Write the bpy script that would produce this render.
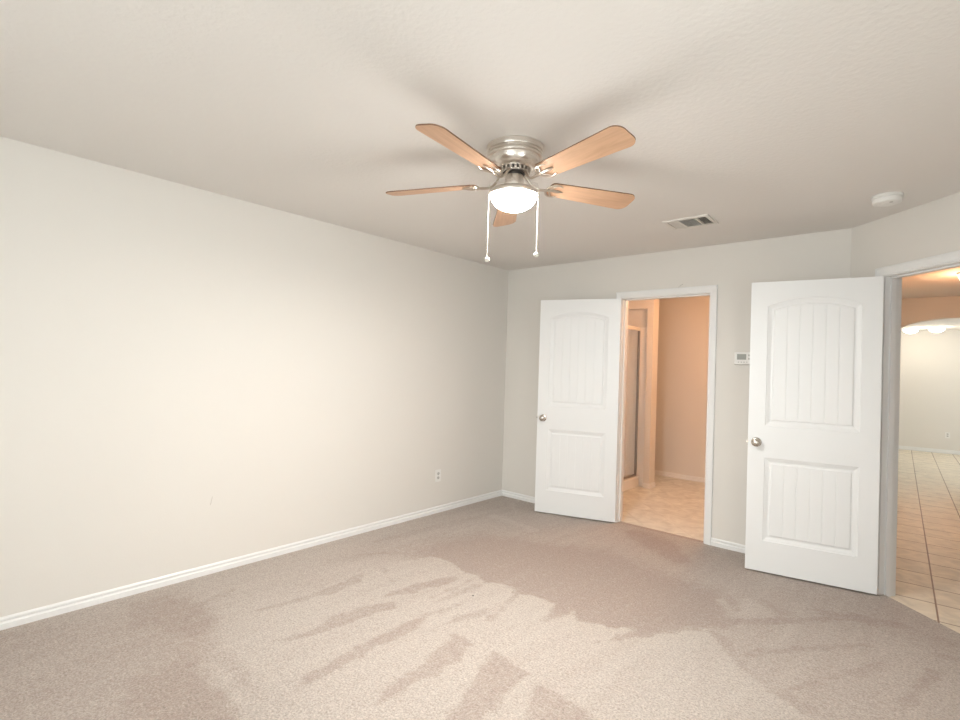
import bpy, bmesh, math, random
from math import sin, cos, pi, radians, sqrt
from mathutils import Vector, Matrix, noise

for _o in list(bpy.data.objects):
    bpy.data.objects.remove(_o, do_unlink=True)
SC = bpy.context.scene
COL = SC.collection
random.seed(4)

# ------------------------------------------------------------------ camera
YAW, PITCH, ROLL = -0.712907559, 0.0136611693, 0.031823149
CAM = Vector((3.46520572, -4.43695409, 1.37948929))
fw = Vector((sin(YAW) * cos(PITCH), cos(YAW) * cos(PITCH), sin(PITCH)))
r0 = Vector((cos(YAW), -sin(YAW), 0)); u0 = r0.cross(fw)
rr = r0 * cos(ROLL) + u0 * sin(ROLL); uu = -r0 * sin(ROLL) + u0 * cos(ROLL)
cd = bpy.data.cameras.new('camera'); cam = bpy.data.objects.new('camera', cd); COL.objects.link(cam)
cam.matrix_world = Matrix(((rr.x, uu.x, -fw.x, CAM.x), (rr.y, uu.y, -fw.y, CAM.y), (rr.z, uu.z, -fw.z, CAM.z), (0, 0, 0, 1)))
cd.sensor_width = 36; cd.lens = 517.1 / 960 * 36; cd.clip_start = 0.02
SC.camera = cam

# ------------------------------------------------------------------ world, daylight, exposure
W = bpy.data.worlds.new('world'); SC.world = W; W.use_nodes = True
wn = W.node_tree.nodes; wl = W.node_tree.links
bg = wn['Background']; bg.inputs['Color'].default_value = (0.93, 0.965, 1.0, 1); # bright overcast sky above, sunlit ground below the horizon
_tc = wn.new('ShaderNodeTexCoord'); _sp = wn.new('ShaderNodeSeparateXYZ'); _mr = wn.new('ShaderNodeMapRange')
wl.new(_tc.outputs['Generated'], _sp.inputs[0]); wl.new(_sp.outputs['Z'], _mr.inputs[0])
_mr.inputs[1].default_value = -0.06; _mr.inputs[2].default_value = 0.06; _mr.inputs[3].default_value = 7.4; _mr.inputs[4].default_value = 6.8
wl.new(_mr.outputs[0], bg.inputs['Strength'])
SC.view_settings.view_transform = 'Standard'; SC.view_settings.look = 'None'
SC.view_settings.gamma = 1.0; SC.view_settings.use_curve_mapping = False
SC.view_settings.exposure = 0.99


def area(name, loc, aim, sx, sy, energy, col, spread=180):
    l = bpy.data.lights.new(name, 'AREA'); l.shape = 'RECTANGLE'; l.size = sx; l.size_y = sy
    l.energy = energy; l.color = col; l.spread = radians(spread)
    o = bpy.data.objects.new(name, l); COL.objects.link(o); o.location = loc
    o.rotation_euler = (Vector(aim) - Vector(loc)).to_track_quat('-Z', 'Z').to_euler()
    return o


def point(name, loc, energy, col, rad=0.05):
    l = bpy.data.lights.new(name, 'POINT'); l.energy = energy; l.color = col; l.shadow_soft_size = rad
    o = bpy.data.objects.new(name, l); COL.objects.link(o); o.location = loc
    return o


# daylight coming in through the bedroom windows (behind the camera) and the living room window
for _n, _l, _a, _x, _z in (('daylight_front_window', (2.95, -6.23, 1.425), (2.95, 0, 1.425), 1.7, 1.35), ('daylight_right_window', (4.10, -3.25, 1.425), (0, -3.25, 1.425), 0.6, 1.35), ('daylight_living_window', (6.56, 6.7, 1.45), (0, 6.7, 1.45), 1.8, 1.3)):
    area(_n, _l, _a, _x, _z, 1, (1, 1, 1)).data.cycles.is_portal = True      # openings through which the sky is sampled

# ------------------------------------------------------------------ materials


def mat(name, col, rough=0.5, metal=0.0, bump=None, var=None, coat=0.0, spec=0.5):
    """bump=(scale, strength, detail); var=(scale, amount, colour2)"""
    m = bpy.data.materials.new(name); m.use_nodes = True
    n = m.node_tree.nodes; l = m.node_tree.links; b = n['Principled BSDF']
    b.inputs['Base Color'].default_value = (*col, 1); b.inputs['Roughness'].default_value = rough
    b.inputs['Metallic'].default_value = metal; b.inputs['Coat Weight'].default_value = coat
    b.inputs['Specular IOR Level'].default_value = spec
    tc = n.new('ShaderNodeTexCoord')
    if bump:
        t = n.new('ShaderNodeTexNoise'); t.inputs['Scale'].default_value = bump[0]; t.inputs['Detail'].default_value = bump[2]
        l.new(tc.outputs['Object'], t.inputs['Vector'])
        bp = n.new('ShaderNodeBump'); bp.inputs['Strength'].default_value = bump[1]; bp.inputs['Distance'].default_value = 0.004
        l.new(t.outputs['Fac'], bp.inputs['Height']); l.new(bp.outputs['Normal'], b.inputs['Normal'])
    if var:
        t = n.new('ShaderNodeTexNoise'); t.inputs['Scale'].default_value = var[0]; t.inputs['Detail'].default_value = 3
        l.new(tc.outputs['Object'], t.inputs['Vector'])
        mx = n.new('ShaderNodeMix'); mx.data_type = 'RGBA'
        mx.inputs[6].default_value = (*col, 1); mx.inputs[7].default_value = (*var[2], 1)
        mr = n.new('ShaderNodeMapRange'); mr.inputs[1].default_value = 0.35; mr.inputs[2].default_value = 0.65; mr.inputs[4].default_value = var[1]
        l.new(t.outputs['Fac'], mr.inputs[0]); l.new(mr.outputs[0], mx.inputs[0]); l.new(mx.outputs[2], b.inputs['Base Color'])
    return m


def emit(name, col, strength, base=(0.9, 0.9, 0.88)):
    m = mat(name, base, 0.3); b = m.node_tree.nodes['Principled BSDF']
    b.inputs['Emission Color'].default_value = (*col, 1); b.inputs['Emission Strength'].default_value = strength
    return m


M_WALL = mat('wall_paint', (0.765, 0.737, 0.690), 0.75, bump=(90, 0.06, 2), var=(1.3, 0.35, (0.75, 0.722, 0.676)), spec=0.3)
M_CEIL = mat('ceiling_paint', (0.805, 0.780, 0.748), 0.85, bump=(48, 0.45, 3), spec=0.2)
M_TRIM = mat('white_trim_paint', (0.83, 0.83, 0.82), 0.38, bump=(30, 0.02, 2))
M_DOOR = mat('white_door_paint', (0.83, 0.838, 0.838), 0.36, bump=(120, 0.03, 2))
M_PLAST = mat('white_plastic', (0.84, 0.83, 0.80), 0.35, bump=(200, 0.01, 1))
M_PLASTG = mat('pale_grey_plastic', (0.58, 0.57, 0.54), 0.4, bump=(200, 0.01, 1))  # pale grey plastic for sockets, screws and buttons
M_SLOT = mat('dark_slot', (0.05, 0.045, 0.04), 0.6, bump=(200, 0.01, 1))
M_LCD = mat('grey_display', (0.33, 0.34, 0.31), 0.3, bump=(200, 0.005, 1))
M_VENT = mat('vent_enamel', (0.74, 0.715, 0.67), 0.45, bump=(150, 0.01, 1))
M_DUCT = mat('duct_grey', (0.24, 0.225, 0.20), 0.7, bump=(60, 0.05, 2))
M_TILEW = mat('shower_surround', (0.90, 0.885, 0.86), 0.25, bump=(20, 0.01, 1))
M_SCUFF = mat('scuff_grey', (0.36, 0.34, 0.31), 0.8, bump=(100, 0.05, 2))
M_OUT = mat('outdoor_trim', (0.7, 0.7, 0.7), 0.5, bump=(30, 0.02, 2))
M_ALU = mat('shower_frame_metal', (0.30, 0.28, 0.26), 0.35, 0.8, bump=(100, 0.01, 1))


def brushed(name, col, rough):
    m = mat(name, col, rough, 1.0); n = m.node_tree.nodes; l = m.node_tree.links; b = n['Principled BSDF']
    tc = n.new('ShaderNodeTexCoord'); mp = n.new('ShaderNodeMapping'); mp.inputs['Scale'].default_value = (3, 3, 400)
    t = n.new('ShaderNodeTexNoise'); t.inputs['Scale'].default_value = 4; t.inputs['Detail'].default_value = 2
    l.new(tc.outputs['Object'], mp.inputs['Vector']); l.new(mp.outputs['Vector'], t.inputs['Vector'])
    mr = n.new('ShaderNodeMapRange'); mr.inputs[3].default_value = rough - 0.07; mr.inputs[4].default_value = rough + 0.1
    l.new(t.outputs['Fac'], mr.inputs[0]); l.new(mr.outputs[0], b.inputs['Roughness'])
    return m


M_NICK = brushed('brushed_nickel', (0.74, 0.70, 0.65), 0.28)
M_NICKD = brushed('satin_nickel_knob', (0.56, 0.52, 0.47), 0.25)
M_IRON = brushed('nickel_arm', (0.62, 0.55, 0.48), 0.3)
M_HUB = mat('dark_motor_hub', (0.06, 0.05, 0.045), 0.5, 0.4, bump=(100, 0.02, 2))
M_CHAIN = mat('ivory_chain', (0.66, 0.62, 0.56), 0.4, bump=(300, 0.05, 1))
M_BOWL = emit('lit_opal_glass', (1.0, 0.972, 0.93), 62.0)
M_HALLGLOBE = emit('lit_hall_glass', (1.0, 0.86, 0.62), 10.0)
M_LIVGLOBE = emit('lit_living_glass', (1.0, 0.93, 0.80), 6.0)


def wood():
    m = bpy.data.materials.new('maple_veneer'); m.use_nodes = True
    n = m.node_tree.nodes; l = m.node_tree.links; b = n['Principled BSDF']
    tc = n.new('ShaderNodeTexCoord'); mp = n.new('ShaderNodeMapping'); mp.inputs['Scale'].default_value = (2.5, 26, 26)
    t = n.new('ShaderNodeTexNoise'); t.inputs['Scale'].default_value = 2.2; t.inputs['Detail'].default_value = 5; t.inputs['Distortion'].default_value = 0.6
    oi = n.new('ShaderNodeObjectInfo'); ad = n.new('ShaderNodeVectorMath'); ad.operation = 'ADD'
    l.new(tc.outputs['Object'], ad.inputs[0]); l.new(oi.outputs['Random'], ad.inputs[1])
    l.new(ad.outputs[0], mp.inputs['Vector']); l.new(mp.outputs['Vector'], t.inputs['Vector'])
    cr = n.new('ShaderNodeValToRGB'); cr.color_ramp.elements[0].position = 0.3; cr.color_ramp.elements[1].position = 0.72
    cr.color_ramp.elements[0].color = (0.56, 0.335, 0.205, 1); cr.color_ramp.elements[1].color = (0.68, 0.43, 0.275, 1)
    l.new(t.outputs['Fac'], cr.inputs['Fac']); l.new(cr.outputs['Color'], b.inputs['Base Color'])
    b.inputs['Roughness'].default_value = 0.42
    return m


M_WOOD = wood()
M_WOODE = mat('blade_edge_brown', (0.20, 0.105, 0.06), 0.5, bump=(60, 0.03, 2))


def carpet():
    m = bpy.data.materials.new('cut_pile_carpet'); m.use_nodes = True
    n = m.node_tree.nodes; l = m.node_tree.links; b = n['Principled BSDF']
    tc = n.new('ShaderNodeTexCoord')
    at = n.new('ShaderNodeAttribute'); at.attribute_name = 'nap_light'
    f1 = n.new('ShaderNodeTexNoise'); f1.inputs['Scale'].default_value = 110; f1.inputs['Detail'].default_value = 4; f1.inputs['Roughness'].default_value = 0.78; f1.inputs['Distortion'].default_value = 0.4
    f2 = n.new('ShaderNodeTexNoise'); f2.inputs['Scale'].default_value = 30; f2.inputs['Detail'].default_value = 5; f2.inputs['Roughness'].default_value = 0.75
    for t in (f1, f2): l.new(tc.outputs['Object'], t.inputs['Vector'])
    # vacuum-laid pile with window light painted in, broken up by the tufts
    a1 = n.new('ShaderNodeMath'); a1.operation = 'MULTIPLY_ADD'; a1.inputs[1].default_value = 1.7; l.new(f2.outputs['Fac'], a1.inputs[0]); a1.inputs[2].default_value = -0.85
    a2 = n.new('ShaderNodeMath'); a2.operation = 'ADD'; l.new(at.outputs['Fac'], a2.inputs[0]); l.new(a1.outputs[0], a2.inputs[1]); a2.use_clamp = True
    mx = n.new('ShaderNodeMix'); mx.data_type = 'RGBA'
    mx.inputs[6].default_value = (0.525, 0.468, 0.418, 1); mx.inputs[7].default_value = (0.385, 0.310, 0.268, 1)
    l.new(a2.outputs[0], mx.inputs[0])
    # yarn flecks
    mr = n.new('ShaderNodeMapRange'); mr.inputs[1].default_value = 0.33; mr.inputs[2].default_value = 0.68; mr.inputs[3].default_value = 0.60; mr.inputs[4].default_value = 1.28
    l.new(f1.outputs['Fac'], mr.inputs[0])
    vm = n.new('ShaderNodeVectorMath'); vm.operation = 'SCALE'; l.new(mx.outputs[2], vm.inputs[0]); l.new(mr.outputs[0], vm.inputs['Scale'])
    l.new(vm.outputs[0], b.inputs['Base Color'])
    b.inputs['Roughness'].default_value = 0.95; b.inputs['Specular IOR Level'].default_value = 0.1
    b.inputs['Sheen Weight'].default_value = 0.15; b.inputs['Sheen Roughness'].default_value = 0.5
    bp = n.new('ShaderNodeBump'); bp.inputs['Strength'].default_value = 0.55; bp.inputs['Distance'].default_value = 0.008
    l.new(f1.outputs['Fac'], bp.inputs['Height']); l.new(bp.outputs['Normal'], b.inputs['Normal'])
    return m


M_CARPET = carpet()


def tile(name, c1, c2, grout, size, ang, off, gw, rough, depth=0.5):
    """square tiles laid at angle ang through point off (object = world coordinates)"""
    m = bpy.data.materials.new(name); m.use_nodes = True
    n = m.node_tree.nodes; l = m.node_tree.links; b = n['Principled BSDF']
    tc = n.new('ShaderNodeTexCoord'); mp = n.new('ShaderNodeMapping'); mp.vector_type = 'TEXTURE'
    mp.inputs['Location'].default_value = (off[0], off[1], 0); mp.inputs['Rotation'].default_value = (0, 0, ang)
    mp.inputs['Scale'].default_value = (size, size, size)
    l.new(tc.outputs['Object'], mp.inputs['Vector'])
    br = n.new('ShaderNodeTexBrick'); br.offset = 0.0; br.squash = 1.0
    br.inputs['Scale'].default_value = 1.0; br.inputs['Brick Width'].default_value = 1.0; br.inputs['Row Height'].default_value = 1.0
    br.inputs['Mortar Size'].default_value = gw; br.inputs['Mortar Smooth'].default_value = 0.3
    br.inputs['Color1'].default_value = (*c1, 1); br.inputs['Color2'].default_value = (*c2, 1); br.inputs['Mortar'].default_value = (*grout, 1)
    br.inputs['Bias'].default_value = 0.0
    l.new(mp.outputs['Vector'], br.inputs['Vector'])
    t = n.new('ShaderNodeTexNoise'); t.inputs['Scale'].default_value = 9; t.inputs['Detail'].default_value = 5; t.inputs['Distortion'].default_value = 0.8
    l.new(tc.outputs['Object'], t.inputs['Vector'])
    mr = n.new('ShaderNodeMapRange'); mr.inputs[1].default_value = 0.3; mr.inputs[2].default_value = 0.7; mr.inputs[3].default_value = 0.84; mr.inputs[4].default_value = 1.12
    l.new(t.outputs['Fac'], mr.inputs[0])
    vm = n.new('ShaderNodeVectorMath'); vm.operation = 'SCALE'; l.new(br.outputs['Color'], vm.inputs[0]); l.new(mr.outputs[0], vm.inputs['Scale'])
    l.new(vm.outputs[0], b.inputs['Base Color']); b.inputs['Roughness'].default_value = rough
    bp = n.new('ShaderNodeBump'); bp.inputs['Strength'].default_value = depth; bp.inputs['Distance'].default_value = 0.003; bp.invert = True
    l.new(br.outputs['Fac'], bp.inputs['Height']); l.new(bp.outputs['Normal'], b.inputs['Normal'])
    return m


M_HALLT = tile('hall_ceramic_tile', (0.77, 0.69, 0.56), (0.80, 0.72, 0.585), (0.25, 0.15, 0.09), 0.3048, 0.030, (3.520, 0.225), 0.018, 0.40)
M_BATHT = tile('bath_vinyl_tile', (0.70, 0.71, 0.66), (0.73, 0.74, 0.69), (0.63, 0.63, 0.58), 0.3048, 0.78, (1.7, 0.4), 0.012, 0.45, 0.1)
M_SURT = tile('shower_wall_tile', (0.84, 0.81, 0.77), (0.82, 0.79, 0.75), (0.60, 0.56, 0.50), 0.108, 0.0, (0, 0), 0.02, 0.2)


def glass(name, tint=(0.93, 0.95, 0.94), gloss=0.08):
    m = bpy.data.materials.new(name); m.use_nodes = True
    n = m.node_tree.nodes; l = m.node_tree.links; n.remove(n['Principled BSDF'])
    tr = n.new('ShaderNodeBsdfTransparent'); tr.inputs['Color'].default_value = (*tint, 1)
    gl = n.new('ShaderNodeBsdfGlossy'); gl.inputs['Roughness'].default_value = 0.02
    lw = n.new('ShaderNodeLayerWeight'); pw = n.new('ShaderNodeMath'); pw.operation = 'POWER'; pw.inputs[1].default_value = 4.0
    ma = n.new('ShaderNodeMath'); ma.operation = 'MULTIPLY_ADD'; ma.inputs[1].default_value = 0.5; ma.inputs[2].default_value = 0.04
    l.new(lw.outputs['Facing'], pw.inputs[0]); l.new(pw.outputs[0], ma.inputs[0])
    mx = n.new('ShaderNodeMixShader'); l.new(ma.outputs[0], mx.inputs['Fac'])
    l.new(tr.outputs[0], mx.inputs[1]); l.new(gl.outputs[0], mx.inputs[2])
    l.new(mx.outputs[0], n['Material Output'].inputs['Surface'])
    return m


M_GLASS = glass('clear_glass')
M_SHGLASS = glass('shower_glass', (0.97, 0.97, 0.96))

# ------------------------------------------------------------------ mesh helpers


def V(*a): return Vector(a)


def obj(name, bm, m, parent=None, smooth=False, loc=None, rotz=None, bevel=0.0):
    if bevel:
        bmesh.ops.remove_doubles(bm, verts=bm.verts, dist=1e-6)
        es = [e for e in bm.edges if len(e.link_faces) == 2 and e.calc_face_angle(0) > 0.6]
        bmesh.ops.bevel(bm, geom=es, offset=bevel, segments=2, affect='EDGES', profile=0.5, clamp_overlap=True)
    bmesh.ops.recalc_face_normals(bm, faces=bm.faces)
    me = bpy.data.meshes.new(name); bm.to_mesh(me); bm.free()
    for mm in (m if isinstance(m, (list, tuple)) else [m]): me.materials.append(mm)
    if smooth:
        me.polygons.foreach_set('use_smooth', [True] * len(me.polygons))
        me.set_sharp_from_angle(angle=radians(38))
    o = bpy.data.objects.new(name, me); COL.objects.link(o)
    if parent: o.parent = parent
    if loc is not None: o.location = loc
    if rotz is not None: o.rotation_euler[2] = rotz
    return o


def struct(name, bm, m, parent=None, **k):
    o = obj(name, bm, m, parent, **k)
    if parent is None: o['kind'] = 'structure'
    return o


def tag(o, label, cat, group=None):
    o['label'] = label; o['category'] = cat
    if group: o['group'] = group
    return o


def empty(name, loc, rotz=0):
    o = bpy.data.objects.new(name, None); COL.objects.link(o); o.empty_display_size = 0.1
    o.location = loc; o.rotation_euler = (0, 0, rotz)
    return o


def box(bm, x0, x1, y0, y1, z0, z1, mi=0, M=None):
    p = [V(x, y, z) for z in (z0, z1) for y in (y0, y1) for x in (x0, x1)]
    if M: p = [M @ q for q in p]
    v = [bm.verts.new(q) for q in p]
    for f in ((0, 2, 3, 1), (4, 5, 7, 6), (0, 1, 5, 4), (2, 6, 7, 3), (0, 4, 6, 2), (1, 3, 7, 5)):
        bm.faces.new([v[i] for i in f]).material_index = mi


def prism(bm, pts, z0, z1, mi=0):
    a = [bm.verts.new((x, y, z0)) for x, y in pts]; b = [bm.verts.new((x, y, z1)) for x, y in pts]
    n = len(pts)
    bm.faces.new(a[::-1]); bm.faces.new(b)
    for i in range(n): bm.faces.new((a[i], a[(i + 1) % n], b[(i + 1) % n], b[i]))


def lathe(bm, prof, n=48, cx=0, cy=0, M=None, mi=0, cap0=True, cap1=True):
    rings = []
    for r, z in prof:
        if r < 1e-6:
            p = V(cx, cy, z); rings.append([bm.verts.new(M @ p if M else p)])
        else:
            ring = []
            for k in range(n):
                a = 2 * pi * k / n; p = V(cx + r * cos(a), cy + r * sin(a), z)
                ring.append(bm.verts.new(M @ p if M else p))
            rings.append(ring)
    for A, B in zip(rings, rings[1:]):
        for k in range(n):
            k2 = (k + 1) % n
            if len(A) == 1 and len(B) == 1: continue
            if len(A) == 1: f = (A[0], B[k], B[k2])
            elif len(B) == 1: f = (A[k], A[k2], B[0])
            else: f = (A[k], A[k2], B[k2], B[k])
            bm.faces.new(f).material_index = mi
    if cap0 and len(rings[0]) > 1: bm.faces.new(rings[0][::-1]).material_index = mi
    if cap1 and len(rings[-1]) > 1: bm.faces.new(rings[-1]).material_index = mi


def tube(bm, pts, rads, n=10, flat=1.0, mi=0):
    """tube along points; flat squeezes it along the local up axis"""
    pts = [Vector(p) for p in pts]
    if not isinstance(rads, (list, tuple)): rads = [rads] * len(pts)
    rings = []
    for i, p in enumerate(pts):
        t = (pts[min(i + 1, len(pts) - 1)] - pts[max(i - 1, 0)]).normalized()
        ref = V(0, 0, 1) if abs(t.z) < 0.95 else V(1, 0, 0)
        s = t.cross(ref).normalized(); u = s.cross(t).normalized()
        rings.append([bm.verts.new(p + s * cos(2 * pi * k / n) * rads[i] + u * sin(2 * pi * k / n) * rads[i] * flat) for k in range(n)])
    for A, B in zip(rings, rings[1:]):
        for k in range(n): bm.faces.new((A[k], A[(k + 1) % n], B[(k + 1) % n], B[k])).material_index = mi
    bm.faces.new(rings[0][::-1]).material_index = mi; bm.faces.new(rings[-1]).material_index = mi


def spline(P, n=6):
    P = [Vector(p) for p in P]; out = []
    for i in range(len(P) - 1):
        a = P[max(i - 1, 0)]; b = P[i]; c = P[i + 1]; d = P[min(i + 2, len(P) - 1)]
        for k in range(n):
            t = k / n
            out.append(0.5 * ((2 * b) + (c - a) * t + (2 * a - 5 * b + 4 * c - d) * t * t + (3 * b - a - 3 * c + d) * t ** 3))
    out.append(P[-1]); return out


def wall(name, p0, p1, b0, b1, openings=(), z0=-0.03, z1=2.46, m=None):
    """a solid wall whose room face runs p0->p1 and outer face b0->b1; openings=(s0,s1,z0,z1) in metres along p0->p1"""
    bm = bmesh.new(); p0, p1, b0, b1 = map(Vector, (p0, p1, b0, b1)); L = (p1 - p0).length
    cuts = sorted({0.0, L} | {o[0] for o in openings} | {o[1] for o in openings})

    def fp(s): return p0.lerp(p1, s / L)

    d = (p1 - p0).normalized()

    def bp(s):
        if s <= 0: return b0
        if s >= L: return b1
        q = fp(s); nrm = (b0 - p0) - d * (b0 - p0).dot(d); return q + nrm
    for s0, s1 in zip(cuts, cuts[1:]):
        spans = [(z0, z1)]
        for o in openings:
            if o[0] <= s0 + 1e-6 and o[1] >= s1 - 1e-6:
                spans = [(z0, o[2]), (o[3], z1)]
        for a, b in spans:
            if b - a > 1e-4:
                prism(bm, [tuple(fp(s0)), tuple(fp(s1)), tuple(bp(s1)), tuple(bp(s0))], a, b)
    return struct(name, bm, m or M_WALL)


def sweep_plan(bm, path, prof, closed=False):
    """sweep a (offset, z) profile along a plan path; offset goes to the LEFT of travel"""
    P = [Vector(p) for p in path]; n = len(P); rows = []
    for i in range(n):
        d1 = (P[i] - P[i - 1]).normalized() if i > 0 else (P[1] - P[0]).normalized()
        d2 = (P[i + 1] - P[i]).normalized() if i < n - 1 else d1
        n1 = Vector((-d1.y, d1.x)); n2 = Vector((-d2.y, d2.x)); mt = (n1 + n2).normalized(); k = 1 / max(0.3, mt.dot(n1))
        rows.append([bm.verts.new((P[i].x + mt.x * k * o, P[i].y + mt.y * k * o, z)) for o, z in prof])
    m = len(prof)
    for A, B in zip(rows, rows[1:]):
        for k in range(m): bm.faces.new((A[k], A[(k + 1) % m], B[(k + 1) % m], B[k]))
    bm.faces.new(rows[0][::-1]); bm.faces.new(rows[-1])


BASE = [(0, -0.006), (0.015, -0.006), (0.015, 0.029), (0.009, 0.035), (0.008, 0.040), (0.0105, 0.044), (0.0105, 0.052), (0.005, 0.060), (0, 0.060)]


def baseboard(name, path):
    bm = bmesh.new(); sweep_plan(bm, path, BASE); return struct(name, bm, M_TRIM)


CASE = [(0.0, 0.0), (0.0, 0.007), (0.004, 0.010), (0.014, 0.010), (0.018, 0.0125), (0.034, 0.0155), (0.040, 0.0155), (0.044, 0.018), (0.054, 0.018), (0.057, 0.015), (0.057, 0.0)]


def casing(name, M, s0, s1, h, parent=None):
    """mitred door casing in wall coordinates: x along, y out of the wall, z up; M places it"""
    bm = bmesh.new(); rows = []
    for d, t in CASE:
        rows.append([bm.verts.new(M @ V(*q)) for q in ((s0 - d, t, -0.004), (s0 - d, t, h + d), (s1 + d, t, h + d), (s1 + d, t, -0.004))])
    n = len(rows)
    for i in range(n):
        A = rows[i]; B = rows[(i + 1) % n]
        for k in range(3): bm.faces.new((A[k], A[k + 1], B[k + 1], B[k]))
    bm.faces.new([r[0] for r in rows]); bm.faces.new([r[3] for r in rows][::-1])
    return struct(name, bm, M_TRIM, parent)


def jamb(name, M, s0, s1, h, depth, strike=None):
    bm = bmesh.new(); t = 0.019
    box(bm, s0 - t, s0, -depth, 0, -0.02, h, M=M); box(bm, s1, s1 + t, -depth, 0, -0.02, h, M=M); box(bm, s0 - t, s1 + t, -depth, 0, h, h + t, M=M)
    # stops
    box(bm, s0, s0 + 0.011, -0.075, -0.038, -0.02, h, M=M); box(bm, s1 - 0.011, s1, -0.075, -0.038, -0.02, h, M=M); box(bm, s0, s1, -0.075, -0.038, h - 0.011, h, M=M)
    return struct(name, bm, M_TRIM)


def frame_matrix(origin, along, out):
    a = Vector((*along, 0)).normalized(); o = Vector((*out, 0)).normalized()
    return Matrix(((a.x, o.x, 0, origin[0]), (a.y, o.y, 0, origin[1]), (0, 0, 1, 0), (0, 0, 0, 1)))


# ------------------------------------------------------------------ room shell
H = 2.44; T = 0.115; S = sqrt(0.5); XK = 3.049
XR = 3.97; YD = -(XR - XK)          # the diagonal wall meets the right wall here
YF = -6.1
tan8 = T * math.tan(radians(22.5))
wall('wall_left', (0, YF), (0, 0), (-T, YF - T), (-T, T))
D1a, D1b = 1.343, 2.105; DH = 2.048
wall('wall_back', (0, 0), (XK, 0), (-T, T), (XK + tan8, T), [(D1a - 0.019, D1b + 0.019, -0.03, DH + 0.019)])
D2a, D2b = 0.286, 1.096
wall('wall_diagonal', (XK, 0), (XR, YD), (XK + tan8, T), (XR + T, YD + tan8), [(D2a - 0.019, D2b + 0.019, -0.03, DH + 0.019)])
RY0, RY1 = -3.55, -2.95
wall('wall_right', (XR, YD), (XR, YF), (XR + T, YD + tan8), (XR + T, YF - T), [(YD - RY1, YD - RY0, 0.75, 2.10)])
WX0, WX1, WZ0, WZ1 = 2.10, 3.80, 0.75, 2.10
wall('wall_front', (XR, YF), (0, YF), (XR + T, YF - T), (-T, YF - T), [(XR - WX1, XR - WX0, WZ0, WZ1)])

# one ceiling slab over bedroom, bathroom, hall and living room
bm = bmesh.new(); box(bm, -0.5, 6.6, YF - T, 9.35, H, H + 0.1)
struct('ceiling', bm, M_CEIL)

# ------------------------------------------------------------------ carpet with the vacuum cleaner's tracks and window light painted into its colour
YAWm = Matrix(((rr.x, uu.x, fw.x), (rr.y, uu.y, fw.y), (rr.z, uu.z, fw.z)))


def nap_light_poly(*flat): return [(flat[i], flat[i + 1]) for i in range(0, len(flat), 2)]


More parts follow.
